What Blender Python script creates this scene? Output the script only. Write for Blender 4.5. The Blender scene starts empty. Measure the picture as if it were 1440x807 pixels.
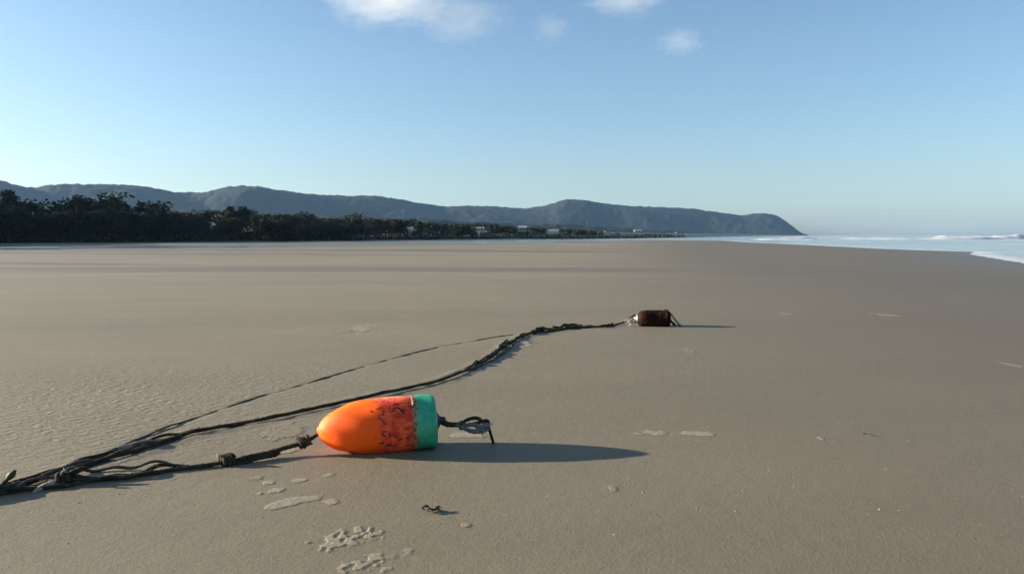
import bpy, math, random
import numpy as np
from mathutils import Vector, Matrix, Quaternion

random.seed(7)
rng = np.random.default_rng(11)
C = bpy.context.scene.collection
SC = bpy.context.scene

# ------------------------------------------------------------------ camera
FOC = 1080.0                      # focal length in photo pixels (photo is 1440 x 807)
CAMH = 0.55
HORIZ = 331.0
PITCH = math.atan((403.5 - HORIZ) / FOC)
SEA = -0.60
cam_d = bpy.data.cameras.new('camera')
cam = bpy.data.objects.new('camera', cam_d)
C.objects.link(cam)
cam.location = (0, 0, CAMH)
cam.rotation_euler = (math.pi / 2 - PITCH, 0, 0)
cam_d.sensor_width = 36.0
cam_d.lens = 36.0 * FOC / 1440.0
cam_d.clip_start = 0.05
cam_d.clip_end = 40000
SC.camera = cam

# ------------------------------------------------------------------ light
SUN_EL = 13.5
SUN_AZ = -83.0                    # degrees clockwise from +Y (the way the camera looks): the sun is off to the left
w = bpy.data.worlds.new('World')
SC.world = w
w.use_nodes = True
wt = w.node_tree
bg = wt.nodes['Background']
sky = wt.nodes.new('ShaderNodeTexSky')
sky.sky_type = 'NISHITA'
sky.sun_disc = False
sky.sun_elevation = math.radians(SUN_EL)
sky.sun_rotation = math.radians(SUN_AZ)
sky.altitude = 0
sky.air_density = 1.0
sky.dust_density = 0.9
sky.ozone_density = 2.2
tint = wt.nodes.new('ShaderNodeMix')
tint.data_type = 'RGBA'; tint.blend_type = 'MULTIPLY'
tint.inputs[0].default_value = 1.0
tint.inputs[7].default_value = (0.86, 0.95, 1.06, 1)      # the camera's white balance
wtc = wt.nodes.new('ShaderNodeTexCoord'); wsp = wt.nodes.new('ShaderNodeSeparateXYZ')
wt.links.new(wtc.outputs['Generated'], wsp.inputs[0])
wr = wt.nodes.new('ShaderNodeValToRGB')
wr.color_ramp.elements.new(0.08).color = (0.735, 0.805, 0.90, 1)
wr.color_ramp.elements[0].position = 0.0; wr.color_ramp.elements[0].color = (0.69, 0.80, 0.99, 1)
wr.color_ramp.elements[2].position = 0.22; wr.color_ramp.elements[2].color = (0.81, 0.860, 0.90, 1)
wt.links.new(wsp.outputs[2], wr.inputs[0]); wt.links.new(wr.outputs[0], tint.inputs[7])
wt.links.new(sky.outputs[0], tint.inputs[6])
wt.links.new(tint.outputs[2], bg.inputs['Color'])
bg.inputs['Strength'].default_value = 0.067
sun_d = bpy.data.lights.new('sun', 'SUN')
sun_d.energy = 5.0
sun_d.angle = math.radians(0.6)
sun_d.color = (1.0, 0.90, 0.74)
sun = bpy.data.objects.new('sun', sun_d)
C.objects.link(sun)
az, el = math.radians(SUN_AZ), math.radians(SUN_EL)
to_sun = Vector((math.sin(az) * math.cos(el), math.cos(az) * math.cos(el), math.sin(el)))
sun.rotation_euler = (-to_sun).to_track_quat('-Z', 'Y').to_euler()
SC.view_settings.view_transform = 'Standard'
SC.view_settings.look = 'None'
SC.view_settings.exposure = 1.75
SC.view_settings.gamma = 1.0
SC.render.engine = 'CYCLES'
SC.cycles.volume_bounces = 1
SC.cycles.volume_step_rate = 1.0
SC.cycles.max_bounces = 8

# ------------------------------------------------------------------ helpers
def ray(px, py):
    """world direction through a photo pixel, scaled to y = 1"""
    u, v = (px - 720.0) / FOC, (403.5 - py) / FOC
    cy, sy = math.cos(PITCH), math.sin(PITCH)
    d = Vector((u, cy + v * sy, -sy + v * cy))
    return d / d.y

def on_z(px, py, z=0.0):
    d = ray(px, py)
    t = (z - CAMH) / d.z
    return Vector((d.x * t, t, z))

def at_y(px, py, y):
    d = ray(px, py)
    return Vector((d.x * y, y, CAMH + d.z * y))

def tag(o, label=None, cat=None, group=None, kind=None):
    if label: o['label'] = label
    if cat: o['category'] = cat
    if group: o['group'] = group
    if kind: o['kind'] = kind
    return o

def mesh_obj(name, verts, faces, mat=None, parent=None, smooth=True):
    me = bpy.data.meshes.new(name)
    me.from_pydata([tuple(v) for v in verts], [], faces)
    me.update()
    if smooth:
        me.polygons.foreach_set('use_smooth', [True] * len(me.polygons))
    if mat: me.materials.append(mat)
    o = bpy.data.objects.new(name, me)
    C.objects.link(o)
    if parent: o.parent = parent
    return o

def grid_obj(name, X, Y, Z, mat=None, attrs=None, keep=None):
    """X, Y, Z arrays of shape (rows, cols)"""
    R, K = X.shape
    co = np.stack([X, Y, Z], -1).reshape(-1, 3).astype(np.float32)
    idx = np.arange(R * K).reshape(R, K)
    q = np.stack([idx[:-1, :-1], idx[:-1, 1:], idx[1:, 1:], idx[1:, :-1]], -1).reshape(-1, 4)
    if keep is not None:
        k = keep.reshape(-1)
        q = q[k[q].any(1)]
    me = bpy.data.meshes.new(name)
    me.vertices.add(len(co)); me.vertices.foreach_set('co', co.reshape(-1))
    me.loops.add(q.size); me.loops.foreach_set('vertex_index', q.reshape(-1).astype(np.int32))
    me.polygons.add(len(q))
    me.polygons.foreach_set('loop_start', np.arange(0, q.size, 4, dtype=np.int32))
    me.polygons.foreach_set('loop_total', np.full(len(q), 4, dtype=np.int32))
    me.update(calc_edges=True)
    me.polygons.foreach_set('use_smooth', np.ones(len(q), dtype=bool))
    for n, a in (attrs or {}).items():
        at = me.attributes.new(n, 'FLOAT', 'POINT')
        at.data.foreach_set('value', a.reshape(-1).astype(np.float32))
    if mat: me.materials.append(mat)
    o = bpy.data.objects.new(name, me)
    C.objects.link(o)
    return o

def empty(name, loc=(0, 0, 0)):
    o = bpy.data.objects.new(name, None)
    C.objects.link(o)
    o.location = loc
    o.empty_display_size = 0.1
    return o

_perm = np.random.default_rng(3).random((512, 512)).astype(np.float32)
def vnoise(x, y):
    """tiling value noise, 0..1"""
    xi, yi = np.floor(x).astype(np.int64), np.floor(y).astype(np.int64)
    fx, fy = x - xi, y - yi
    fx, fy = fx * fx * (3 - 2 * fx), fy * fy * (3 - 2 * fy)
    g = lambda a, b: _perm[a & 511, b & 511]
    return ((g(xi, yi) * (1 - fx) + g(xi + 1, yi) * fx) * (1 - fy) +
            (g(xi, yi + 1) * (1 - fx) + g(xi + 1, yi + 1) * fx) * fy)

def fbm(x, y, o=4):
    s = 0; a = 0.5; t = 0
    for i in range(o):
        s = s + a * vnoise(x * 2 ** i + 17.3 * i, y * 2 ** i + 5.1 * i); t += a; a *= 0.5
    return s / t

def seg_dist(X, Y, pts, closed=False):
    best = np.full(X.shape, 1e9)
    n = len(pts)
    for i in range(n if closed else n - 1):
        ax, ay = pts[i][:2]; bx, by = pts[(i + 1) % n][:2]
        dx, dy = bx - ax, by - ay
        t = np.clip(((X - ax) * dx + (Y - ay) * dy) / (dx * dx + dy * dy + 1e-9), 0, 1)
        d = np.hypot(X - ax - t * dx, Y - ay - t * dy)
        best = np.minimum(best, d)
    return best

def inside(X, Y, pts):
    r = np.zeros(X.shape, bool)
    n = len(pts)
    for i in range(n):
        ax, ay = pts[i]; bx, by = pts[(i + 1) % n]
        if ay == by: continue
        c = ((ay > Y) != (by > Y)) & (X < (bx - ax) * (Y - ay) / (by - ay) + ax)
        r ^= c
    return r

def sm(t):
    t = np.clip(t, 0, 1)
    return t * t * (3 - 2 * t)

# ------------------------------------------------------------------ materials
def new_mat(name):
    m = bpy.data.materials.new(name)
    m.use_nodes = True
    t = m.node_tree
    return m, t, t.nodes['Principled BSDF']

def N(t, typ, **kw):
    n = t.nodes.new(typ)
    for k, v in kw.items():
        if k in n.inputs: n.inputs[k].default_value = v
        else: setattr(n, k, v)
    return n

def ramp(t, src, stops):
    r = t.nodes.new('ShaderNodeValToRGB')
    e = r.color_ramp.elements
    while len(e) < len(stops): e.new(0.5)
    for i, (p, c) in enumerate(stops):
        e[i].position = p
        e[i].color = (c, c, c, 1) if isinstance(c, (int, float)) else (*c, 1)
    t.links.new(src, r.inputs[0])
    return r

def mapped(t, scale, loc=(0, 0, 0), rot=(0, 0, 0), coord='Object'):
    tc = t.nodes.new('ShaderNodeTexCoord')
    mp = t.nodes.new('ShaderNodeMapping')
    mp.inputs['Scale'].default_value = scale
    mp.inputs['Location'].default_value = loc
    mp.inputs['Rotation'].default_value = rot
    t.links.new(tc.outputs[coord], mp.inputs[0])
    return mp.outputs[0]

def noise(t, vec, scale, detail=4, rough=0.55):
    n = t.nodes.new('ShaderNodeTexNoise')
    n.inputs['Scale'].default_value = scale
    n.inputs['Detail'].default_value = detail
    n.inputs['Roughness'].default_value = rough
    if vec is not None: t.links.new(vec, n.inputs['Vector'])
    return n

def mix(t, f, a, b, blend='MIX'):
    n = t.nodes.new('ShaderNodeMix')
    n.data_type = 'RGBA'; n.blend_type = blend
    for i, v in ((0, f), (6, a), (7, b)):
        if hasattr(v, 'is_linked'): t.links.new(v, n.inputs[i])
        elif i == 0: n.inputs[0].default_value = v
        else: n.inputs[i].default_value = (*v, 1)
    return n.outputs[2]

def math_n(t, op, a, b=0.0):
    n = t.nodes.new('ShaderNodeMath'); n.operation = op
    for i, v in ((0, a), (1, b)):
        if hasattr(v, 'is_linked'): t.links.new(v, n.inputs[i])
        else: n.inputs[i].default_value = v
    return n.outputs[0]

def simple(name, col, rough=0.8, var=0.25, scale=30, bump=0.0, bscale=200, coord='Object', spec=0.4):
    m, t, p = new_mat(name)
    n = noise(t, mapped(t, (1, 1, 1), coord=coord), scale, 5)
    a = tuple(c * (1 - var) for c in col); b = tuple(min(1, c * (1 + var)) for c in col)
    r = ramp(t, n.outputs[0], [(0.3, a), (0.7, b)])
    t.links.new(r.outputs[0], p.inputs['Base Color'])
    p.inputs['Roughness'].default_value = rough
    p.inputs['Specular IOR Level'].default_value = spec
    if bump:
        n2 = noise(t, mapped(t, (1, 1, 1), coord=coord), bscale, 4)
        b = N(t, 'ShaderNodeBump', Strength=bump, Distance=0.002)
        t.links.new(n2.outputs[0], b.inputs['Height']); t.links.new(b.outputs[0], p.inputs['Normal'])
    return m

def sand_material():
    m, t, p = new_mat('damp_sand')
    big = noise(t, mapped(t, (0.05, 0.22, 1), rot=(0, 0, -0.08)), 1.0, 5, 0.6)
    mid = noise(t, mapped(t, (0.6, 1.6, 1)), 1.0, 4, 0.6)
    fine = noise(t, mapped(t, (1, 1, 1)), 160, 4, 0.7)
    grain = noise(t, mapped(t, (1, 1, 1)), 900, 2, 0.6)
    c = ramp(t, big.outputs[0], [(0.30, (0.160, 0.132, 0.084)), (0.50, (0.184, 0.152, 0.097)), (0.72, (0.204, 0.169, 0.108))])
    c = mix(t, 0.5, c.outputs[0], ramp(t, mid.outputs[0], [(0.3, 0.42), (0.7, 0.58)]).outputs[0], 'OVERLAY')
    c = mix(t, 0.45, c, ramp(t, fine.outputs[0], [(0.3, 0.38), (0.7, 0.62)]).outputs[0], 'OVERLAY')
    c = mix(t, 0.5, c, ramp(t, grain.outputs[0], [(0.3, 0.35), (0.7, 0.65)]).outputs[0], 'OVERLAY')
    wet = N(t, 'ShaderNodeAttribute', attribute_name='wet')
    c = mix(t, wet.outputs['Fac'], c, (0.085, 0.074, 0.052))
    dmp_shade = N(t, 'ShaderNodeAttribute', attribute_name='damp_shade')
    c = mix(t, dmp_shade.outputs['Fac'], c, (0.102, 0.083, 0.057))  # wet streaks plus the painted light falloff to the right
    land = N(t, 'ShaderNodeAttribute', attribute_name='inland')
    scr = noise(t, mapped(t, (0.25, 0.25, 0.25)), 1.0, 5)
    c = mix(t, land.outputs['Fac'], c, ramp(t, scr.outputs[0], [(0.3, (0.02, 0.028, 0.016)), (0.7, (0.045, 0.05, 0.03))]).outputs[0])
    t.links.new(c, p.inputs['Base Color'])
    rr = N(t, 'ShaderNodeMapRange')
    t.links.new(wet.outputs['Fac'], rr.inputs[0]); rr.inputs[3].default_value = 0.66; rr.inputs[4].default_value = 0.42
    t.links.new(rr.outputs[0], p.inputs['Roughness'])
    p.inputs['Specular IOR Level'].default_value = 0.35
    # relief: grains, faint wind ripples in patches
    wv = N(t, 'ShaderNodeTexWave', Scale=7.5, Distortion=9.0, Detail=3.0)
    wv.inputs['Detail Scale'].default_value = 2.5
    t.links.new(mapped(t, (1, 1, 1), rot=(0, 0, 1.0)), wv.inputs['Vector'])
    msk = N(t, 'ShaderNodeAttribute', attribute_name='ripple')
    rip = math_n(t, 'MULTIPLY', math_n(t, 'MULTIPLY', wv.outputs['Fac'], msk.outputs['Fac']), 2.9)
    h = math_n(t, 'ADD', math_n(t, 'MULTIPLY', rip, 0.45), math_n(t, 'MULTIPLY', fine.outputs[0], 0.5))
    h = math_n(t, 'ADD', h, math_n(t, 'MULTIPLY', grain.outputs[0], 0.25))
    h = math_n(t, 'ADD', h, math_n(t, 'MULTIPLY', noise(t, mapped(t, (1, 1, 1)), 22, 4).outputs[0], 0.6))
    b = N(t, 'ShaderNodeBump', Strength=0.8, Distance=0.003)
    t.links.new(h, b.inputs['Height']); t.links.new(b.outputs[0], p.inputs['Normal'])
    return m

def water_material():
    m, t, p = new_mat('sea_water')
    n = noise(t, mapped(t, (0.02, 0.12, 1)), 1.0, 5)
    c = ramp(t, n.outputs[0], [(0.35, (0.12, 0.16, 0.20)), (0.65, (0.22, 0.27, 0.31))])
    t.links.new(c.outputs[0], p.inputs['Base Color'])
    p.inputs['Roughness'].default_value = 0.12
    p.inputs['IOR'].default_value = 1.33
    f = N(t, 'ShaderNodeAttribute', attribute_name='foam')
    fn = noise(t, mapped(t, (0.25, 1.1, 1)), 1.0, 6, 0.65)
    fm = ramp(t, math_n(t, 'ADD', math_n(t, 'MULTIPLY', fn.outputs[0], 0.9), math_n(t, 'SUBTRACT', f.outputs['Fac'], 0.6)), [(0.32, 0.0), (0.42, 1.0)])
    t.links.new(mix(t, fm.outputs[0], c.outputs[0], (0.46, 0.49, 0.52)), p.inputs['Base Color'])
    t.links.new(ramp(t, fm.outputs[0], [(0, 0.12), (1, 0.8)]).outputs[0], p.inputs['Roughness'])
    w1 = noise(t, mapped(t, (0.35, 1.0, 1)), 1.0, 4)
    b = N(t, 'ShaderNodeBump', Strength=0.35, Distance=0.05)
    t.links.new(w1.outputs[0], b.inputs['Height']); t.links.new(b.outputs[0], p.inputs['Normal'])
    return m

M_SAND = sand_material()
M_WATER = water_material()

# ------------------------------------------------------------------ rope layout (photo pixels on the sand)
LINE_A = [(893,452),(876,457),(860,461),(830,463),(800,464.5),(775,469),(755,470),(738,476),(722,483),(712,490),(700,499),(690,507),(665,521),(640,532),(612,542),(570,552),(530,561),(490,570),(440,581),(380,594),(340,601),(300,609),(270,614),(245,623),(205,637),(160,650),(120,662),(80,674),(30,690),(-20,700),(-90,708)]
LINE_B = [(722,473),(690,478),(655,484),(620,490),(590,497),(560,505),(520,516),(480,528),(440,540),(400,552),(370,560),(340,570),(310,580),(280,590),(255,599),(225,610),(195,623),(160,638),(120,655),(80,671),(30,687),(-40,700)]
GA = [on_z(*p) for p in LINE_A]
GB = [on_z(*p) for p in LINE_B]

# ------------------------------------------------------------------ terrain
SAND_POLY = [(21,31),(19,20),(18,0),(18,-6000),(-6000,-6000),(-6000,6000),(-300,6000),(-30,230),(-24,172),(-10,185),(15,200),(32,190),(46,165),(39,124),(36,95.5),(32,65),(32.5,54),(27.7,46)]
LAND_POLY = [(-69,103),(-54,113),(-39,131),(-20,177),(18,248),(52,311),(500,1500),(1450,3900),(1600,4300),(1300,6000),(-6000,6000),(-6000,-6000),(-140,-6000),(-135,-50),(-120,20),(-95,70)]

def terrain(X, Y):
    X = np.asarray(X, float); Y = np.asarray(Y, float)
    r = np.hypot(X, Y)
    zb = -0.56 * np.clip((r - 6) / 26, 0, 1) - 0.0
    k = np.clip((r - 6) / 26, 0, 1)
    zb = -0.56 * (k + 0.06 * np.sin(2 * np.pi * k) * -1)
    und = (fbm(X / 26 + 3.1, Y / 7.5 + 0.02 * X, 3) - 0.5) * 0.10 * sm((r - 6) / 25)
    und = und + (fbm(X / 4.0 + 9, Y / 1.6, 3) - 0.5) * 0.012 * sm((r - 3) / 6)
    und = und + (fbm(X / 0.8, Y / 0.5, 3) - 0.5) * 0.006
    sS = seg_dist(X, Y, SAND_POLY, True); sS = np.where(inside(X, Y, SAND_POLY), -sS, sS)
    sL = seg_dist(X, Y, LAND_POLY, True); sL = np.where(inside(X, Y, LAND_POLY), sL, -sL)
    # wet runnel in front of the dunes
    runnel = sm((sL + 60) / 16) * sm((-8 - sL) / 8) * sm((100 + X) / 40)
    zs = zb + und * (1 - 0.4 * sm((r - 60) / 60)) - runnel * 0.045
    zsand = SEA + (zs - SEA) * sm((-sS) / 14) + 0.01 * (sS < 0) * sm(-sS / 2)
    zsea = SEA - np.clip(0.015 * sS, 0, 2.5)
    z = np.where(sS > 0, zsea, zsand)
    zl = SEA + 0.05 + np.clip(sL, 0, 60) * 0.05 + (fbm(X / 20, Y / 20, 3) - 0.4) * sm(sL / 10) * 1.5
    z = np.where(sL > 0, np.maximum(z, zl), z)
    wet = sm((sS + 9) / 9) * 0.85
    wet = np.maximum(wet, runnel * 0.75)
    return z, np.clip(wet, 0, 1), sm(sL / 1.5)

def axis(lo, hi, d0, g, far):
    mid = np.arange(lo, hi + d0 / 2, d0)
    out = []
    s, x = d0, 0
    while x < far:
        s *= g; x += s; out.append(x)
    out = np.array(out)
    return np.concatenate([(lo - out)[::-1], mid, hi + out])

ax = axis(-1.6, 1.3, 0.012, 1.03, 6000)
ay = axis(1.25, 4.9, 0.012, 1.028, 6000)
ay = np.concatenate([ay[ay > 0.0], -np.array([0.5, 1.5, 4, 10, 25, 60, 150, 400, 1000, 2500, 6000])]); ay.sort()
ax = np.clip(ax, -6000, 6000); ay = np.clip(ay, -6000, 6000)
ax = np.unique(ax); ay = np.unique(ay)
X, Y = np.meshgrid(ax, ay)
Z, WET, INL = terrain(X, Y)
# drag marks pressed in by the lines
near = (np.abs(X) < 1.9) & (Y > 1.2) & (Y < 5.2)
d = seg_dist(X[near], Y[near], GA)
Z[near] += -0.003 * np.exp(-(d / 0.018) ** 2) + 0.004 * np.exp(-((d - 0.035) / 0.015) ** 2) * vnoise(X[near] * 9, Y[near] * 9)
d = seg_dist(X[near], Y[near], GB)
Z[near] += -0.0010 * np.exp(-(d / 0.014) ** 2)
# sand heaped against the float and the knots
d = seg_dist(X[near], Y[near], [(-0.44, 1.895), (-0.22, 1.925)])
Z[near] += 0.004 * np.exp(-((d - 0.040) / 0.018) ** 2) * sm((X[near] + 0.40) / 0.08) * (0.3 + 1.0 * vnoise(X[near] * 22, Y[near] * 22))
RIPPLE = np.exp(-((X + 1.35) / 0.62) ** 2 - ((Y - 2.5) / 0.7) ** 2) * (0.3 + 0.9 * fbm(X * 2.2, Y * 1.6, 3)) + 0.01
RIPPLE = RIPPLE + 0.5 * np.exp(-((X + 9) / 7) ** 2 - ((Y - 8) / 4) ** 2)
DAMP_SHADE = sm((X - 0.10 * Y + 1.9) / (4.6 + 0.12 * np.abs(Y))) * 0.88  # light falloff painted in: sand colour darkens rightward, away from the sun
DAMP_SHADE = DAMP_SHADE * (0.8 + 0.4 * fbm(X / 1.5, Y / 1.2, 3))
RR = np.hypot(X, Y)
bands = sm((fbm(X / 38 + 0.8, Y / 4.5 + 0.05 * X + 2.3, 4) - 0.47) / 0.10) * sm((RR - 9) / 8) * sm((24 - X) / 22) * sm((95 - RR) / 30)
DAMP_SHADE = np.clip(np.maximum(DAMP_SHADE, bands * 0.75), 0, 0.85)  # wet streaks merged with the painted falloff
print('ground verts', X.size)
sand = grid_obj('sand', X, Y, Z, M_SAND, {'wet': WET, 'inland': INL, 'ripple': RIPPLE, 'damp_shade': DAMP_SHADE})
tag(sand, kind='structure')

def gz(x, y):
    z, _, _ = terrain(np.array([x]), np.array([y]))
    return float(z[0])

# ------------------------------------------------------------------ sea
wx = axis(-120, 140, 1.2, 1.05, 6000); wy = axis(18, 330, 0.9, 1.035, 6000)
wy = wy[wy > -6000]; wx = np.unique(np.clip(wx, -5990, 5990)); wy = np.unique(np.clip(wy, -5990, 5990))
WX, WY = np.meshgrid(wx, wy)
sS = seg_dist(WX, WY, SAND_POLY, True); sS = np.where(inside(WX, WY, SAND_POLY), -sS, sS)
sL = seg_dist(WX, WY, LAND_POLY, True); sL = np.where(inside(WX, WY, LAND_POLY), sL, -sL)
off = np.clip(np.minimum(sS, -sL), 0, 2000)
swell = (fbm(WX / 60, WY / 14, 3) - 0.5) * 0.30 * sm((off - 15) / 120)
WZ = SEA + swell
foam = 0.62 * np.exp(-(np.clip(sS, 0, 99) / 3.0) ** 2) * (sS > -2)
for dist0, wid, amp in ((30, 5, .55), (58, 7, .6), (95, 10, .66), (150, 14, .55), (230, 18, .42)):
    dd = off - dist0 - 14 * (fbm(WX / 70 + dist0, WY / 70, 2) - 0.5)
    foam = np.maximum(foam, amp * np.exp(-(dd / wid) ** 2) * sm((vnoise(WX / 45 + dist0, WY / 45) - 0.2) / 0.3))
foam = np.maximum(foam, 0.41 * sm((off - 2) / 10) * sm((130 - off) / 60))
sea = grid_obj('sea', WX, WY, WZ, M_WATER, {'foam': foam})
tag(sea, kind='structure')

M_FOAM = simple('surf_foam', (0.48, 0.50, 0.52), 0.7, 0.08, 3)
def breaker(name, p0, p1, h, wdt, seed, label):
    """a ridge of broken white water between two points"""
    n = int((Vector(p1) - Vector(p0)).length / 1.2)
    a = np.linspace(0, 1, n); b = np.linspace(-1, 1, 15)
    A, B = np.meshgrid(a, b)
    p0 = np.array(p0); p1 = np.array(p1)
    dirn = (p1 - p0) / np.linalg.norm(p1 - p0); nor = np.array([-dirn[1], dirn[0]])
    L = np.linalg.norm(p1 - p0)
    wob = (fbm(A * L / 30 + seed, A * 0, 3) - 0.5) * 14
    XX = p0[0] + A * L * dirn[0] + (B * wdt + wob) * nor[0]
    YY = p0[1] + A * L * dirn[1] + (B * wdt + wob) * nor[1]
    env = sm(A * 8) * sm((1 - A) * 8) * (0.35 + 0.9 * vnoise(A * L / 9 + seed, A * 0 + 3)) * (0.55 + 0.6 * fbm(A * L / 2, B * 3, 3))
    ZZ = SEA - 0.15 + h * env * (1 - np.abs(B) ** 1.6)
    o = grid_obj(name, XX, YY, ZZ, M_FOAM)
    tag(o, label, 'wave', 'breaking waves off the beach')
    return o
breaker('breaking_wave', (130, 260), (330, 300), 1.35, 4, 3, 'white breaking wave nearest the right edge, farther band of surf on the horizon')
breaker('breaking_wave', (62, 215), (150, 225), 0.75, 3, 9, 'long low white breaking wave right of the headland')
breaker('breaking_wave', (60, 190), (78, 192), 0.55, 2.5, 14, 'short white breaking wave just under the tip of the headland')
breaker('breaking_wave', (230, 420), (330, 435), 1.5, 5, 25, 'distant white breaking wave standing above the sea horizon')

# ------------------------------------------------------------------ hills
def hill_material(name, a, b):
    m, t, p = new_mat(name)
    n = noise(t, mapped(t, (0.006, 0.006, 0.006)), 1.0, 8, 0.65)
    n2 = noise(t, mapped(t, (0.05, 0.05, 0.05)), 1.0, 5, 0.7)
    c = ramp(t, n.outputs[0], [(0.35, a), (0.65, b)])
    c = mix(t, 0.6, c.outputs[0], ramp(t, n2.outputs[0], [(0.3, 0.3), (0.7, 0.7)]).outputs[0], 'OVERLAY')
    t.links.new(c, p.inputs['Base Color'])
    p.inputs['Roughness'].default_value = 1.0
    p.inputs['Specular IOR Level'].default_value = 0.1
    bm = N(t, 'ShaderNodeBump', Strength=0.8, Distance=3.0)
    t.links.new(n2.outputs[0], bm.inputs['Height']); t.links.new(bm.outputs[0], p.inputs['Normal'])
    return m
M_HILL = hill_material('forested_hill', (0.010, 0.018, 0.017), (0.017, 0.025, 0.019))
M_HILL2 = hill_material('wooded_foothill', (0.008, 0.014, 0.012), (0.014, 0.020, 0.014))

def hill(name, prof, dist, mat, depth, seed, amp, cols=520, rows=56):
    px = np.linspace(prof[0][0], prof[-1][0], cols)
    top = np.interp(px, [p[0] for p in prof], [p[1] for p in prof])
    ker = np.hanning(11); ker /= ker.sum()
    top = np.convolve(np.pad(top, 5, 'edge'), ker, 'valid')
    D = np.interp(px, [p[0] for p in dist], [p[1] for p in dist])
    u = np.linspace(-1, 1, rows)
    PX, U = np.meshgrid(px, u); T = np.broadcast_to(top, PX.shape); DD = np.broadcast_to(D, PX.shape)
    YY = DD * (1 + depth * U)
    XX = np.array([ray(p, HORIZ).x for p in px])[None, :] * DD * (1 + 0.88 * depth * U)
    H = np.array([at_y(p, tp, dd).z for p, tp, dd in zip(px, top, D)])[None, :] - SEA
    s = np.clip(1 - np.abs(U), 0, 1)
    shape = np.where(U < 0, sm(s) ** 0.85, sm(s))
    gul = (fbm(XX / 260 + seed, YY / 500 + seed, 4) - 0.5) * 2
    rid = 1 - np.abs(fbm(XX / 150 + seed * 2, YY / 420, 3) - 0.5) * 4
    bump = (gul * 0.18 + (rid - 0.6) * 0.04) * np.sin(np.pi * s) 
    canopy = (vnoise(XX / 9, YY / 9) - 0.5) * amp + (vnoise(XX / 24, YY / 24) - 0.5) * amp
    ZZ = SEA - 2 + (H + 2) * np.minimum(shape + bump * 0.8, 1.0 - 0.02 * (1 - s)).clip(0) + canopy * sm(s * 4)
    o = grid_obj(name, XX, YY, ZZ, mat)
    tag(o, kind='structure')
    return o
RIDGE = [(-420,262),(-250,240),(-120,246),(-40,250),(0,253),(15,257),(32,263),(55,265),(75,260),(110,259),(190,260.5),(215,264),(250,271),(290,271),(308,265),(330,262),(350,262),(380,266),(430,272.5),(470,276),(500,275.5),(540,277),(570,282),(600,287),(625,291.5),(645,290),(665,289.5),(700,291),(740,293.5),(765,290),(780,286),(790,281),(815,281),(830,283),(850,287),(885,290),(920,291),(950,292.5),(975,294),(1010,299),(1045,304),(1055,301),(1070,300),(1085,301),(1095,305),(1105,311),(1115,319),(1122,326),(1130,331.5)]
hill('hills', RIDGE, [(-420,2000),(0,2200),(600,2900),(1130,3700)], M_HILL, 0.22, 3.0, 5)
FOOT = [(-420,300),(0,296),(60,293),(130,297),(240,294),(330,300),(420,304),(520,306),(600,309),(680,313),(740,316),(800,315),(860,320),(930,324),(1000,329),(1040,331.5)]
hill('foothills', FOOT, [(-420,900),(0,1000),(600,1300),(1040,2100)], M_HILL2, 0.22, 8.0, 4, 420, 40)

# ------------------------------------------------------------------ clouds
def cloud_material(seed, dens, col=(1, 1, 1)):
    m = bpy.data.materials.new('cloud_vapour'); m.use_nodes = True
    t = m.node_tree
    for n in list(t.nodes):
        if n.type != 'OUTPUT_MATERIAL': t.nodes.remove(n)
    out = [n for n in t.nodes if n.type == 'OUTPUT_MATERIAL'][0]
    pv = t.nodes.new('ShaderNodeVolumePrincipled')
    pv.inputs['Color'].default_value = (*col, 1)
    pv.inputs['Anisotropy'].default_value = 0.1
    tc = t.nodes.new('ShaderNodeTexCoord')
    mp = t.nodes.new('ShaderNodeMapping')
    t.links.new(tc.outputs['Object'], mp.inputs[0])
    mp.inputs['Location'].default_value = (seed * 3.1, seed, 0)
    n = noise(t, mp.outputs[0], 2.7, 7, 0.70)
    ln = t.nodes.new('ShaderNodeVectorMath'); ln.operation = 'LENGTH'
    t.links.new(tc.outputs['Object'], ln.inputs[0])
    f = math_n(t, 'SUBTRACT', 1.0, ln.outputs['Value'])
    f = math_n(t, 'MULTIPLY', f, 0.55)
    v = math_n(t, 'ADD', math_n(t, 'SUBTRACT', n.outputs[0], 0.62), f)
    v = math_n(t, 'MAXIMUM', v, 0.0)
    v = math_n(t, 'MULTIPLY', v, dens * 0.55)
    t.links.new(v, pv.inputs['Density'])
    t.links.new(pv.outputs[0], out.inputs['Volume'])
    return m
def cloud(px, py, wpx, hpx, D, seed, dens, label):
    c = at_y(px, py, D)
    s = D / FOC
    verts, faces = [], []
    R, K = 12, 20
    for i in range(R + 1):
        th = math.pi * i / R
        for k in range(K):
            ph = 2 * math.pi * k / K
            verts.append((math.sin(th) * math.cos(ph), math.sin(th) * math.sin(ph), math.cos(th)))
    for i in range(R):
        for k in range(K):
            faces.append((i * K + k, (i + 1) * K + k, (i + 1) * K + (k + 1) % K, i * K + (k + 1) % K))
    o = mesh_obj('cloud', verts, faces, cloud_material(seed, dens, (0.55, 0.75, 1.0) if D > 9000 else (1, 0.97, 0.93)))
    o.location = c
    o.scale = (wpx / 2 * s, max(wpx, hpx) / 3 * s, hpx / 2 * s)
    tag(o, label, 'cloud', 'small clouds in the blue sky')
    return o
CD = 5200
cloud(550, 2, 240, 88, CD, 1.0, 0.0085, 'largest cream white cloud streaked across the top edge left of centre')
cloud(650, 26, 170, 84, CD, 2.3, 0.0050, 'soft ragged cloud hanging at the right end of the largest cloud')
cloud(774, 42, 74, 60, CD, 3.7, 0.0060, 'small round faint cloud puff near the top centre')
cloud(880, 2, 150, 52, CD, 4.4, 0.0060, 'thin pinkish cloud cut by the top edge right of centre')
cloud(957, 60, 88, 50, CD, 5.2, 0.0060, 'small isolated cloud puff lowest and farthest right')

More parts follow.
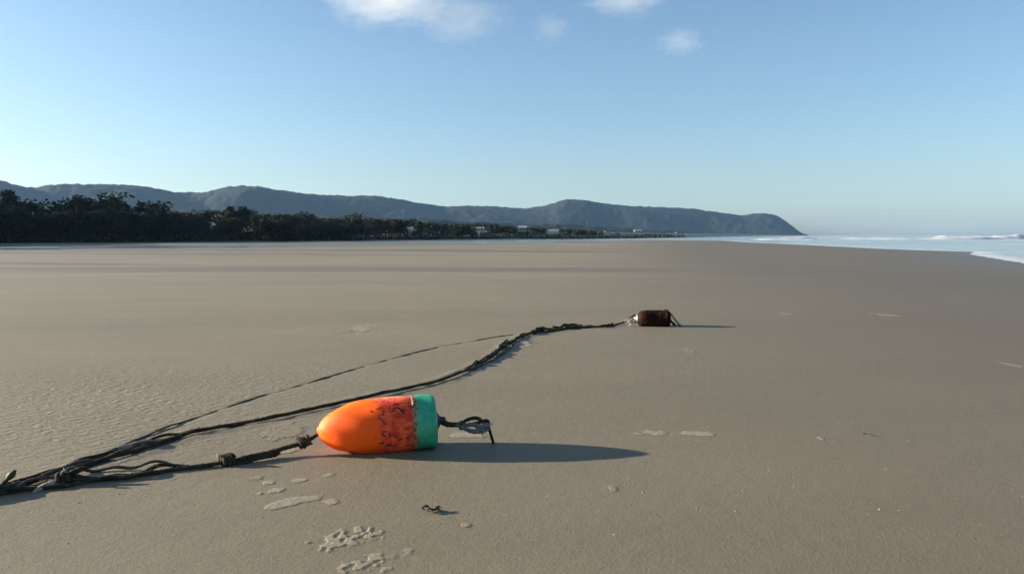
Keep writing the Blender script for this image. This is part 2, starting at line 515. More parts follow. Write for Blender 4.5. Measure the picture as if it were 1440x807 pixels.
cloud(1335, 322, 520, 56, 9500, 7.7, 0.00045, 'low pale blue cloud bank lying on the sea horizon right of the headland')

# ------------------------------------------------------------------ trees along the far shore
M_LEAF = simple('dark_pine_foliage', (0.026, 0.037, 0.024), 0.9, 0.45, 0.8, coord='Object', spec=0.1)
M_LEAF2 = simple('coastal_scrub_foliage', (0.032, 0.040, 0.025), 0.9, 0.45, 0.8, spec=0.1)
M_BARK = simple('grey_brown_bark', (0.09, 0.07, 0.055), 0.9, 0.3, 4)

def leafquads(centers, size, up=0.3):
    V, F = [], []
    for c in centers:
        n = Vector((random.gauss(0, 1), random.gauss(0, 1), random.gauss(0, 1) + up)).normalized()
        a = n.orthogonal().normalized(); b = n.cross(a)
        s = size * random.uniform(0.6, 1.3)
        k = len(V)
        ang = random.random() * 6.28
        a, b = a * math.cos(ang) + b * math.sin(ang), b * math.cos(ang) - a * math.sin(ang)
        V += [c + a * s, c + b * s * 0.7, c - a * s, c - b * s * 0.7]
        F.append((k, k + 1, k + 2, k + 3))
    return V, F

def crown_mesh(kind, n, seed):
    """unit height tree crown, base at z=0"""
    random.seed(seed)
    cs = []
    if kind == 'pine':
        tiers = random.randint(6, 9)
        clumps = []
        for i in range(tiers * 4):
            h = 0.16 + 0.84 * (i / (tiers * 4)) ** 0.9
            rr = (1.02 - h) * 0.42 + 0.03
            a = random.random() * 6.28
            q = rr * random.uniform(0.25, 1.0)
            clumps.append((Vector((q * math.cos(a), q * math.sin(a), h + random.uniform(-.03, .03))), rr * 0.38 + 0.02))
        for i in range(n):
            c, r = random.choice(clumps)
            cs.append(c + Vector((random.gauss(0, r), random.gauss(0, r), random.gauss(0, r * 0.45))))
        return leafquads(cs, 0.036)
    clumps = []
    lean = random.uniform(-.12, .12)
    for i in range(random.randint(17, 22)):
        a = random.random() * 6.28
        h = random.uniform(0.28, 0.90)
        q = random.uniform(0, 0.34) * (1.15 - abs(h - 0.6))
        clumps.append((Vector((q * math.cos(a) + lean * h, q * math.sin(a), h)), random.uniform(0.08, 0.14)))
    for i in range(n):
        c, r = random.choice(clumps)
        cs.append(c + Vector((max(-1.6*r,min(1.6*r,random.gauss(0, r))), random.gauss(0, r), max(-r,min(r,random.gauss(0, r * 0.6))))))
    return leafquads(cs, 0.042)

def trunk_mesh(seed):
    random.seed(seed)
    V, F = [], []
    def limb(p0, p1, r0, r1, n=5, seg=4):
        k0 = len(V)
        d = (p1 - p0).normalized(); a = d.orthogonal().normalized(); b = d.cross(a)
        for i in range(seg + 1):
            t = i / seg
            p = p0.lerp(p1, t) + a * random.uniform(-.006, .006)
            for k in range(n):
                an = 2 * math.pi * k / n
                V.append(p + (a * math.cos(an) + b * math.sin(an)) * (r0 + (r1 - r0) * t))
        for i in range(seg):
            for k in range(n):
                F.append((k0 + i * n + k, k0 + i * n + (k + 1) % n, k0 + (i + 1) * n + (k + 1) % n, k0 + (i + 1) * n + k))
    limb(Vector((0, 0, -0.05)), Vector((random.uniform(-.03, .03), 0, 0.88)), 0.026, 0.006, 6, 6)
    for i in range(7):
        h = 0.22 + i * 0.09
        a = random.random() * 6.28
        limb(Vector((0, 0, h)), Vector((math.cos(a) * .26 * (1.1 - h), math.sin(a) * .26 * (1.1 - h), h + .10)), 0.009, 0.003)
    return V, F

def to_mesh(name, vf, mat):
    me = bpy.data.meshes.new(name)
    me.from_pydata([tuple(v) for v in vf[0]], [], vf[1]); me.materials.append(mat)
    me.update()
    return me
PINES = [to_mesh('pine_crown', crown_mesh('pine', 1000, 40 + i), M_LEAF) for i in range(4)]
BROADS = [to_mesh('broad_crown', crown_mesh('broad', 1100, 60 + i), M_LEAF2 if i % 2 else M_LEAF) for i in range(5)]
TRUNKS = [to_mesh('tree_trunk', trunk_mesh(80 + i), M_BARK) for i in range(3)]

def tree(kind, loc, h, wide, rot, label, group):
    root = empty(kind, loc)
    tag(root, label, 'tree', group)
    cm = random.choice(PINES if kind == 'pine_tree' else BROADS)
    for nm, me in (('crown', cm), ('trunk', random.choice(TRUNKS))):
        o = bpy.data.objects.new(nm, me); C.objects.link(o); o.parent = root
        o.scale = (h * wide, h * wide, h) if nm == 'crown' else (h, h, h)
        o.rotation_euler = (0, 0, rot)
    return root

TOP = [(-400,268),(-200,274),(-60,270),(0,276),(10,271),(20,274),(28,284),(36,291),(45,283),(58,288),(66,294),(88,286),(97,280),(110,277),(125,281),(134,287),(150,281),(160,275),(170,280),(185,290),(200,286),(212,293),(225,287),(240,295),(262,297),(300,295),(315,295),(323,291),(332,297),(341,291),(350,297),(400,300),(428,300),(440,303),(480,306),(497,302),(506,306),(575,307),(600,310),(625,313),(680,313),(720,317),(760,319),(820,322),(860,326),(900,328),(960,330)]
SHORE = [(-700,50),(-450,60),(-200,78),(-60,95),(0,104),(200,114),(400,134),(600,180),(800,250),(900,311),(960,420)]
HOUSES = [(298,317,12,9,260),(346,322,11,5,230),(419,319,7,5,300),(577,322,8,6,380),(674,322,12,6,480),(735,320.5,10,6,520),(776,325,16,5,560),(857,329,12,5,620),(878,329,10,5,640),(897,325.5,9,6,700),(955,330.5,8,4,760),(210,322,13,4,220)]
def shore_d(px): return float(np.interp(px, [p[0] for p in SHORE], [p[1] for p in SHORE]))
def top_y(px): return float(np.interp(px, [p[0] for p in TOP], [p[1] for p in TOP]))
GRP_T = 'dark trees along the far shore'
def lab_tree(kind, px, hero):
    where = ('left edge' if px < 120 else 'left third' if px < 420 else 'middle' if px < 680 else 'thin far end')
    return where
specs = []
for hx, hy, k, nm in ((10,269,'p','tallest dark tree in the clump at the far left edge of the beach'),
                  (45,282,'b','round dark tree just right of the tallest clump at the left edge'),
                  (97,279,'b','flat topped tree left of the twin crowns on the left shore'),
                  (110,276,'b','broad crowned tree in the middle of the raised clump on the left shore'),
                  (160,273.5,'b','highest pointed tree right of the raised clump on the left shore'),
                  (200,284,'p','slim tree standing alone right of the highest pointed tree'),
                  (223,285,'b','small rounded tree where the left shore trees start to drop'),
                  (323,290,'p','left one of two small pointed trees above the white house roof'),
                  (341,290,'p','right one of two small pointed trees above the white house roof'),
                  (428,298,'b','small bump of a tree rising over the middle left shore woods'),
                  (497,300,'b','square topped tree standing over the middle shore woods')):
    specs.append((hx, hy, k, nm, 6))
rt = random.Random(5)
px = -330.0
while px < 955:
    sd = shore_d(px)
    wpx = max(5.0, 1080 / sd * 1.15)
    for row in range(2 if px < 500 else 1):
        x = px + rt.uniform(-.5, .5) * wpx
        lim = top_y(x)
        y = lim + rt.uniform(0.5, 1) ** 1 * (HORIZ - lim) * (0.16 + 0.30 * row)
        for h in HOUSES:
            if abs(x - h[0]) < h[2] / 2 + 4: y = max(y, h[1] + h[3] * 0.5 + 1.5)
        specs.append((x, y, 'p' if rt.random() < 0.35 else 'b', None, 3 + (1 - row) * rt.uniform(6, 22)))
    px += wpx * 0.66
for h in HOUSES:
    for dx in (-h[2] * 0.4, 0, h[2] * 0.5):
        specs.append((h[0] + dx, top_y(h[0]) + 1.0, 'b', None, h[4] + 14 - shore_d(h[0])))
ZONES = [(-60, 'beyond the left edge, in the grove the beach runs past'), (36, 'in the tallest clump at the left edge'), (84, 'in the dip right of the tallest clump'),
         (134, 'in the raised clump left of the highest pointed tree'), (186, 'around the foot of the highest pointed tree'), (240, 'right of the highest pointed tree, before the low brown house'),
         (290, 'between the low brown house and the white gabled house'), (350, 'below the two small pointed trees by the white gabled house'), (424, 'right of the white gabled house, above the knotted rope'),
         (500, 'left of the square topped tree in mid shore'), (580, 'right of the square topped tree, above the orange buoy'), (660, 'above the green end of the orange buoy'),
         (740, 'beside the small grey houses near the centre'), (850, 'between the pale roofed house and the brightest white house'), (2000, 'past the white houses at the thin far end')]
for i, (x, y, k, nm, back) in enumerate(specs):
    D = shore_d(x) + back + (6 if nm else 0)
    top = at_y(x, y, D)
    g = gz(top.x, D)
    h = top.z - g
    if h < 0.6: continue
    kind = 'pine_tree' if k == 'p' else 'broad_tree'
    if nm is None:
        zn = next(z for lim_, z in ZONES if x < lim_)
        nm = ('dark pointed pine ' if k == 'p' else 'dark rounded tree ') + zn
    tree(kind, (top.x, D, g), h * (1.0 if k == 'p' else 1.02), random.uniform(0.95, 1.3), random.random() * 6.28, nm, GRP_T)

# low scrub under the trees: a mass nobody could count
cs = []
random.seed(9)
P = []
pxs = -400.0
while pxs < 965:
    sd = shore_d(pxs)
    P.append(pxs); pxs += 1080 / sd * 0.55
for x in P:
    sd = shore_d(x)
    for row in range(3):
        D = sd + 1.5 + row * 3.2 + random.uniform(-1, 1)
        hh = (0.9 + row * 0.9) * random.uniform(.7, 1.2)
        cx = ray(x, HORIZ).x * D + random.uniform(-.5, .5)
        g = gz(cx, D)
        for j in range(34):
            cs.append(Vector((cx + random.gauss(0, .55), D + random.gauss(0, .6), g - 0.05 + abs(random.gauss(0, .45)) * hh)))
V, F = leafquads(cs, 0.17)
o = mesh_obj('shore_scrub', V, F, M_LEAF, smooth=False)
tag(o, 'dark low scrub filling the foot of the tree line', 'scrub', kind='stuff')

# ------------------------------------------------------------------ houses
M_WALLW = simple('white_house_wall', (0.34, 0.33, 0.32), 0.8, 0.06, 2)
M_WALLG = simple('grey_house_wall', (0.17, 0.17, 0.17), 0.8, 0.08, 2)
M_WALLB = simple('tan_house_wall', (0.17, 0.14, 0.11), 0.8, 0.08, 2)
M_ROOF = simple('grey_shingle_roof', (0.16, 0.16, 0.16), 0.9, 0.15, 6)
M_ROOFP = simple('pale_metal_roof', (0.25, 0.26, 0.27), 0.7, 0.06, 3)
M_PANE = simple('dark_window_pane', (0.03, 0.035, 0.04), 0.15, 0.1, 2)
def boxvf(x0, x1, y0, y1, z0, z1):
    v = [(x0,y0,z0),(x1,y0,z0),(x1,y1,z0),(x0,y1,z0),(x0,y0,z1),(x1,y0,z1),(x1,y1,z1),(x0,y1,z1)]
    return v, [(0,3,2,1),(4,5,6,7),(0,1,5,4),(1,2,6,5),(2,3,7,6),(3,0,4,7)]
HL = ['white gabled house showing among the dark trees on the left shore',
      'low tan house half hidden in the woods right of the white gabled house',
      'tiny grey house showing in the woods left of the orange buoy',
      'small tan house in the dark woods above the orange buoy nose',
      'small grey house at the right end of the densest shore woods',
      'grey house with pale roof above the beach near the photo centre',
      'long low grey house right of the pale roofed house near the centre',
      'brightest small white house by the water below the hills',
      'small white house just right of the brightest one below the hills',
      'square grey house standing a little higher than the white houses',
      'farthest tiny white house near the end of the shore',
      'long low brown house in the woods left of the white gabled house']
HM = [(M_WALLW,M_ROOFP),(M_WALLB,M_ROOF),(M_WALLG,M_ROOF),(M_WALLB,M_ROOF),(M_WALLG,M_ROOF),(M_WALLG,M_ROOFP),(M_WALLG,M_ROOF),(M_WALLW,M_ROOFP),(M_WALLW,M_ROOF),(M_WALLG,M_ROOF),(M_WALLW,M_ROOF),(M_WALLB,M_ROOF)]
for (hx, hy, wpx, hpx, D), lb, (wm, rm) in zip(HOUSES, HL, HM):
    c = at_y(hx, hy + hpx / 2, D)
    s = D / FOC
    wd = wpx * s; vis = hpx * s
    g = gz(c.x, D)
    root = empty('house', (c.x, D, g)); tag(root, lb, 'house', 'houses along the far shore')
    top = c.z + vis - g
    eave = max(top - vis * 0.5, 1.0)
    dp = wd * 0.8
    v, f = boxvf(-wd/2, wd/2, -dp/2, dp/2, -0.3, eave)
    mesh_obj('wall', v, f, wm, root, False)
    e = 0.12 * wd
    v = [(-wd/2-e,-dp/2-e,eave),(wd/2+e,-dp/2-e,eave),(wd/2+e,dp/2+e,eave),(-wd/2-e,dp/2+e,eave),(-wd/2-e,0,top),(wd/2+e,0,top),
         (-wd/2-e,-dp/2-e,eave+.12),(wd/2+e,-dp/2-e,eave+.12),(wd/2+e,dp/2+e,eave+.12),(-wd/2-e,dp/2+e,eave+.12)]
    v = v[6:] + v[4:6] + v[:4]
    f = [(0,1,5,4),(2,3,4,5),(1,2,5),(3,0,4),(6,9,8,7),(6,7,1,0),(7,8,2,1),(8,9,3,2),(9,6,0,3)]
    mesh_obj('roof', v, f, rm, root, False)
    for k in (-1, 1):
        zc = max(eave - vis * 0.35, 0.8)
        v, f = boxvf(k*wd*.25-wd*.09, k*wd*.25+wd*.09, -dp/2-.05, -dp/2+.02, zc-vis*.12, zc+vis*.12)
        mesh_obj('window', v, f, M_PANE, root, False)

# ------------------------------------------------------------------ ropes
def catmull(pts, step):
    pts = [Vector(p) for p in pts]
    P = [2 * pts[0] - pts[1]] + pts + [2 * pts[-1] - pts[-2]]
    out = []
    for i in range(1, len(P) - 2):
        p0, p1, p2, p3 = P[i - 1:i + 3]
        n = max(2, int((p2 - p1).length / step))
        for k in range(n):
            t = k / n
            out.append(0.5 * ((2 * p1) + (p2 - p0) * t + (2 * p0 - 5 * p1 + 4 * p2 - p3) * t * t + (3 * p1 - p0 - 3 * p2 + p3) * t ** 3))
    out.append(pts[-1])
    return out

def rope_vf(pts, r, step=0.004, pitch=0.035, lobes=3, sides=12, wob=0.0, seed=0, taper=0.0):
    c = catmull(pts, step)
    n = len(c)
    V, F = [], []
    rr = random.Random(seed)
    ph = [rr.random() * 6 for _ in range(4)]
    a = None
    s = 0.0
    for i, p in enumerate(c):
        t = (c[min(i + 1, n - 1)] - c[max(i - 1, 0)])
        t = t.normalized() if t.length > 1e-9 else Vector((1, 0, 0))
        if a is None: a = t.orthogonal().normalized()
        a = (a - t * a.dot(t)).normalized(); b = t.cross(a)
        if i: s += (p - c[i - 1]).length
        q = p.copy()
        if wob:
            q += a * wob * (math.sin(s * 31 + ph[0]) + math.sin(s * 73 + ph[1])) + b * wob * (math.sin(s * 41 + ph[2]) * .5)
        ends = min(1.0, 0.35 + min(i, n - 1 - i) * 0.25)
        rad = r * ends * (1 + 0.10 * math.sin(s * 57 + ph[3]))
        if taper: rad *= 1 - taper * i / n
        for k in range(sides):
            th = 2 * math.pi * k / sides
            l = abs(math.cos(lobes / 2 * (th + 2 * math.pi * s / pitch / 1.0)))
            V.append(q + (a * math.cos(th) + b * math.sin(th)) * rad * (0.78 + 0.30 * l))
    for i in range(n - 1):
        for k in range(sides):
            F.append((i * sides + k, i * sides + (k + 1) % sides, (i + 1) * sides + (k + 1) % sides, (i + 1) * sides + k))
    F.append(tuple(range(sides))[::-1]); F.append(tuple(range((n - 1) * sides, n * sides)))
    return V, F

def join_vf(parts):
    V, F = [], []
    for v, f in parts:
        k = len(V); V += list(v); F += [tuple(i + k for i in q) for q in f]
    return V, F

def rope_material(name, a, b):
    m, t, p = new_mat(name)
    n = noise(t, mapped(t, (1, 1, 1)), 35, 5, 0.65)
    n2 = noise(t, mapped(t, (1, 1, 1)), 600, 3)
    c = ramp(t, n.outputs[0], [(0.35, a), (0.72, b)])
    sandy = ramp(t, noise(t, mapped(t, (1, 1, 1), loc=(3, 1, 0)), 60, 5, 0.7).outputs[0], [(0.60, 0.0), (0.72, 0.7)])
    c = mix(t, sandy.outputs[0], c.outputs[0], (0.13, 0.105, 0.07))
    t.links.new(c, p.inputs['Base Color'])
    p.inputs['Roughness'].default_value = 0.95
    p.inputs['Specular IOR Level'].default_value = 0.15
    bm = N(t, 'ShaderNodeBump', Strength=0.7, Distance=0.001)
    t.links.new(n2.outputs[0], bm.inputs['Height']); t.links.new(bm.outputs[0], p.inputs['Normal'])
    return m
M_ROPE = rope_material('dark_wet_rope', (0.022, 0.018, 0.012), (0.066, 0.055, 0.036))
M_ROPEG = rope_material('grey_old_rope', (0.045, 0.042, 0.034), (0.12, 0.112, 0.092))
M_ROPEP = rope_material('pale_frayed_rope', (0.24, 0.22, 0.19), (0.42, 0.39, 0.35))

def knot_vf(c, axis, r, turns=3, R=None, seed=0):
    """coils wound round the rope with a crossing tuck"""
    axis = Vector(axis).normalized(); a = axis.orthogonal().normalized(); b = axis.cross(a)
    R = R or r * 1.75
    pts = []
    for i in range(turns * 10 + 1):
        th = 2 * math.pi * i / 10
        h = (i / (turns * 10) - 0.5) * turns * r * 1.7
        pts.append(c + axis * h + (a * math.cos(th) + b * math.sin(th)) * R * (1 + 0.12 * math.sin(i * 1.7 + seed)))
    parts = [rope_vf(pts, r, 0.003, 0.02, sides=9, seed=seed)]
    th = seed * 1.3
    pts = []
    for i in range(9):
        t = i / 8 - 0.5
        an = th + t * 2.4
        pts.append(c + axis * (t * turns * r * 2.2) + (a * math.cos(an) + b * math.sin(an)) * (R + r * 1.1))
    parts.append(rope_vf(pts, r * 0.95, 0.003, 0.02, sides=9, seed=seed + 1))
    return join_vf(parts)

def fray_vf(c, d, n, length, seed, rad=0.0009):
    rr = random.Random(seed); parts = []
    d = Vector(d).normalized()
    for i in range(n):
        e = (d + Vector((rr.gauss(0, .38), rr.gauss(0, .38), rr.gauss(0, .30)))).normalized()
        L = length * rr.uniform(.6, 1.15)
        m = c + e * L * .5 + Vector((rr.gauss(0, .002), rr.gauss(0, .002), .001))
        parts.append(rope_vf([c, m, c + e * L], rad, 0.005, 0.02, sides=5, seed=i))
    return join_vf(parts)

def lift(pts, z): return [Vector((p[0], p[1], p[2] + z)) for p in pts]

# long line running from the far float to the left edge
ropeA = empty('long_rope', GA[-1]); RA = 0.0055
tag(ropeA, 'long dark rope curving from the brown float past the orange buoy to the left edge', 'rope')
def child(name, vf, mat, parent, label=None):
    base = Vector(parent.location)
    o = mesh_obj(name, [Vector(v) - base for v in vf[0]], vf[1], mat, parent)
    if label: o['label'] = label
    return o
zA = []
for i, p in enumerate(GA):
    px_ = LINE_A[i][0]
    z = 0.0045
    if 430 < px_ < 700: z = 0.0055
    zA.append(Vector((p.x, p.y, z + gz(p.x, p.y) + 0.001 * math.sin(i * 2.1))))
zA[0].z = 0.045; zA[1].z = 0.018
child('strand', rope_vf(zA, RA, wob=0.0012, seed=1), M_ROPE, ropeA)
# second strand twisted round the far half
def side_line(pxs, off, z, r, seed, parent, mat, wob=0.002, **k):
    pts = [on_z(x, y) for x, y in pxs]
    pts = [Vector((p.x, p.y, z + gz(p.x, p.y))) for p in pts]
    if seed >= 12: pts[0].z = -0.006
    return child('strand', rope_vf(pts, r, wob=wob, seed=seed, **k), mat, parent)
side_line([(862,459),(845,463),(815,463),(790,466.5),(770,467),(748,473),(735,475),(724,483),(708,491),(694,503),(675,513),(655,525)], 0, 0.008, 0.0068, 2, ropeA, M_ROPE, wob=0.004)
side_line([(722,488),(716,495),(703,503),(692,511),(676,518),(662,524)], 0, 0.004, 0.005, 3, ropeA, M_ROPEG)
side_line([(820,462),(803,462),(790,464),(776,466)], 0, 0.012, 0.009, 4, ropeA, M_ROPE, wob=0.004)
side_line([(768,468),(757,468.5),(748,473)], 0, 0.012, 0.011, 5, ropeA, M_ROPE, wob=0.004)
side_line([(712,486),(704,492),(697,501),(688,506)], 0, 0.012, 0.008, 6, ropeA, M_ROPEG, wob=0.004)
c = on_z(738, 484, 0.006); child('frayed_end', fray_vf(c, (1, .3, .1), 14, .05, 3), M_ROPEP, ropeA, 'pale frayed tuft beside the bend of the rope')
# the splayed strands where it nears the left pile
side_line([(300,608),(262,617),(235,620),(205,628),(175,640),(140,652),(110,664),(88,671)], 0, 0.006, 0.0040, 7, ropeA, M_ROPE, wob=0.003)
side_line([(235,624),(205,633),(170,645),(130,657),(100,664),(60,679),(20,692),(-60,703)], 0, 0.007, 0.0050, 8, ropeA, M_ROPEG, wob=0.004)
side_line([(180,640),(150,648),(110,658),(70,673),(30,687),(-30,698)], 0, 0.008, 0.0038, 9, ropeA, M_ROPE, wob=0.003)
side_line([(215,631),(190,637),(165,641)], 0, 0.014, 0.0025, 10, ropeA, M_ROPEP, wob=0.002)

side_line([(282,659),(250,664),(215,669),(175,676),(135,682),(95,686),(50,695),(-20,704)], 0, 0.006, 0.0048, 12, ropeA, M_ROPE, wob=0.004)
side_line([(275,658),(240,662),(200,666),(150,668),(110,672),(60,684),(0,698),(-60,706)], 0, 0.008, 0.0038, 13, ropeA, M_ROPEG, wob=0.004)
side_line([(262,664),(225,672),(180,680),(140,683),(100,690),(40,697),(-40,706)], 0, 0.006, 0.0042, 14, ropeA, M_ROPE, wob=0.003)

# thin half buried line
ropeB = empty('thin_buried_line', GB[-1])
tag(ropeB, 'thin half buried cord running behind the long rope, sunk in and out of the sand', 'cord')
ptsB = []
for i, p in enumerate(GB):
    x = LINE_B[i][0]
    z = -0.0012 + 0.0016 * math.sin(i * 1.9)
    if x < 265: z = 0.002
    ptsB.append(Vector((p.x, p.y, z + gz(p.x, p.y))))
child('strand', rope_vf(ptsB, 0.0027, wob=0.0012, seed=11), rope_material('sandy_brown_cord', (0.068, 0.056, 0.037), (0.115, 0.095, 0.063)), ropeB)

# lead rope with knots, from the buoy nose to the left pile
def g_at(px_, d, h):                 # point at depth d, height h, in column px_
    r_ = ray(px_, 600)
    return Vector((r_.x * d, d, h))
lead = [at_y(452, 605, 1.886), at_y(441, 614, 1.88), at_y(428, 621, 1.875), at_y(395, 632, 1.86), on_z(360, 640, .022), on_z(320, 649, .017), on_z(300, 653, .014),
        on_z(270, 657, .013), on_z(225, 663, .012), on_z(180, 669, .014), on_z(130, 674, .016), on_z(88, 674, .020), on_z(50, 684, .012), on_z(10, 693, .012), on_z(-50, 700, .02), on_z(-110, 700, .03)]
ropeC = empty('knotted_lead_rope', lead[-1])
tag(ropeC, 'short dark knotted rope tied to the pointed nose of the orange buoy', 'rope')
child('strand', rope_vf(lead, 0.0054, wob=0.0008, seed=21), M_ROPE, ropeC)
# doubled section between the first two knots
child('strand', rope_vf([p + Vector((0, -.006, -.006)) for p in lead[3:6]] , 0.0062, wob=0.002, seed=22), M_ROPE, ropeC)
k1 = lead[2]; k2 = lead[5]; k3 = lead[11]
ax1 = lead[3] - lead[1]
child('knot', knot_vf(k1, ax1, 0.0052, 3, 0.0098, 1), M_ROPE, ropeC, 'knot nearest the buoy nose')
child('frayed_end', fray_vf(k1 + Vector((-.012, -.006, .006)), (-.5, -.3, .9), 12, .009, 5, .0014), M_ROPEP, ropeC, 'pale frayed tip on the knot nearest the buoy')
child('knot', knot_vf(k2, lead[6] - lead[4], 0.0055, 3, 0.0108, 2), M_ROPE, ropeC, 'larger middle knot resting on the sand')
child('frayed_end', fray_vf(k2 + Vector((-.016, -.004, .012)), (-1, -.1, .5), 14, .010, 6, .0016), M_ROPEP, ropeC, 'pale frayed tip on the middle knot')
child('knot', knot_vf(k3, lead[12] - lead[10], 0.0058, 3, 0.0110, 4), M_ROPE, ropeC, 'knot where the ropes gather at the left')
child('frayed_end', fray_vf(k3 + Vector((.004, -.004, .016)), (.5, -.1, .7), 12, .012, 7, .0016), M_ROPEP, ropeC, 'pale frayed tip on the left knot')
child('tail_end', rope_vf([k3, k3 + Vector((.02, .01, .014)), k3 + Vector((.045, .02, .022))], 0.006, seed=23), M_ROPE, ropeC, 'stub of rope poking right out of the left knot')
child('tail_end', rope_vf([k3, k3 + Vector((-.02, -.03, -.004)), k3 + Vector((-.035, -.05, -.012))], 0.0055, seed=24), M_ROPEP, ropeC, 'pale pinkish end of the left knot lying on the sand')

def fuzz(path, n, seed, parent, r, Lh=0.016):
    rr = random.Random(seed); parts = []
    pts = catmull(path, 0.004)
    for i in range(n):
        k = rr.randrange(len(pts) - 6)
        p = pts[k] + Vector((rr.uniform(-1, 1), rr.uniform(-1, 1), rr.uniform(-.2, 1))) * r * 0.8
        t_ = (pts[k + 5] - pts[k]).normalized()
        e = (t_ * rr.choice((-1, 1)) * 1.1 + Vector((rr.gauss(0, .6), rr.gauss(0, .6), abs(rr.gauss(0, .45))))).normalized()
        L_ = Lh * rr.uniform(.4, 1.4)
        q1 = p + e * L_ * .5 + Vector((0, 0, .001)); q2 = p + e * L_ + Vector((rr.gauss(0, .003), rr.gauss(0, .003), -.001))
        w_ = e.cross(Vector((0, 0, 1))).normalized() * 0.0006; u_ = Vector((0, 0, .0006))
        V = [p + w_, p - w_, p + u_, q1 + w_, q1 - w_, q1 + u_, q2]
        parts.append((V, [(0, 3, 4, 1), (1, 4, 5, 2), (2, 5, 3, 0), (3, 6, 4), (4, 6, 5), (5, 6, 3)]))
    o = child('loose_fibres', join_vf(parts), M_ROPEG, parent); o['kind'] = 'stuff'
fuzz(zA[6:], 900, 5, ropeA, RA)
fuzz(lead, 420, 6, ropeC, 0.006, 0.013)

# unseen heap of rope added past the left edge to cast a shadow
pile = empty('shadow_rope_heap', on_z(-95, 700, 0))
tag(pile, 'untidy heap of dark rope added unseen past the left edge to cast shade', 'rope')
rp = random.Random(4)
c0 = Vector(pile.location)
parts = []
for j in range(5):
    pts = []
    R0 = rp.uniform(.05, .085); p0 = rp.random() * 6
    for i in range(15):
        an = p0 + i * .5 * (1 if j % 2 else -1)
        pts.append(c0 + Vector((math.cos(an) * R0 * 1.3 + rp.uniform(-.012, .012), math.sin(an) * R0 * .65 + rp.uniform(-.01, .01), .010 + j * .006 + rp.uniform(0, .006))))
    child('coil', rope_vf(pts, 0.0075, wob=0.001, seed=30 + j), M_ROPE if j != 2 else M_ROPEG, pile)
e0 = on_z(-10, 694, .004)
stub = empty('rope_stub', e0); tag(stub, 'short stiff rope end sticking up out of the sand at the left edge', 'rope end')
tipp = at_y(22, 661, 1.655)
child('shank', rope_vf([e0, at_y(2, 684, 1.645), at_y(12, 671, 1.65)], 0.0062, seed=41), M_ROPE, stub)
child('tip', rope_vf([at_y(9, 675, 1.649), tipp], 0.0078, seed=42, pitch=.05), simple('olive_rope_tip', (0.05, 0.048, 0.02), 0.7, 0.3, 60), stub, 'thick olive tip')

# ------------------------------------------------------------------ orange buoy
L = 0.300
nose = at_y(447, 606, 1.885)
tail = at_y(612.5, 591.5, 1.945)
axd = (tail - nose).normalized()
L = (tail - nose).length
buoy = empty('orange_buoy', nose)
buoy.rotation_mode = 'QUATERNION'
xa = axd; za = (Vector((0, 0, 1)) - xa * xa.z).normalized(); ya = za.cross(xa)
buoy.rotation_quaternion = Matrix((xa, ya, za)).transposed().to_quaternion()
tag(buoy, 'orange and green bullet shaped fishing buoy lying on the sand with its long shadow', 'buoy')
RM = 0.0710
TG = L * 0.792                       # where the green paint starts
def prof(t):
    if t < 0.165: r = RM * math.sqrt(max(0.0, 1 - (1 - t / 0.165) ** 2.05))
    else: r = RM - 0.0055 * ((t - 0.165) / (L - 0.165)) ** 1.5
    e = L - t
    if e < 0.010: r -= 0.010 - math.sqrt(max(0, 0.010 ** 2 - (0.010 - e) ** 2))
    return r
def lathe(ts, extra=0.0, sides=72, dent=0.0010, cap0=False, cap1=False):
    V, F = [], []
    for i, t in enumerate(ts):
        for k in range(sides):
            th = 2 * math.pi * k / sides
            r = prof(t) + extra
            r += dent * (math.sin(th * 3 + t * 40) + math.sin(th * 5 - t * 70 + 1)) * min(1, r / .03)
            V.append(Vector((t, r * math.cos(th), r * math.sin(th))))
    n = len(ts)
    for i in range(n - 1):
        for k in range(sides):
            F.append((i * sides + k, (i + 1) * sides + k, (i + 1) * sides + (k + 1) % sides, i * sides + (k + 1) % sides))
    if cap0: F.append(tuple(range(sides)))
    if cap1: F.append(tuple(range((n - 1) * sides, n * sides))[::-1])
    return V, F
ts = [0.0004 + 0.165 * (1 - math.cos(math.pi / 2 * i / 34)) for i in range(35)]
ts += [0.1654 + (TG - 0.1654) * i / 16 for i in range(1, 17)]

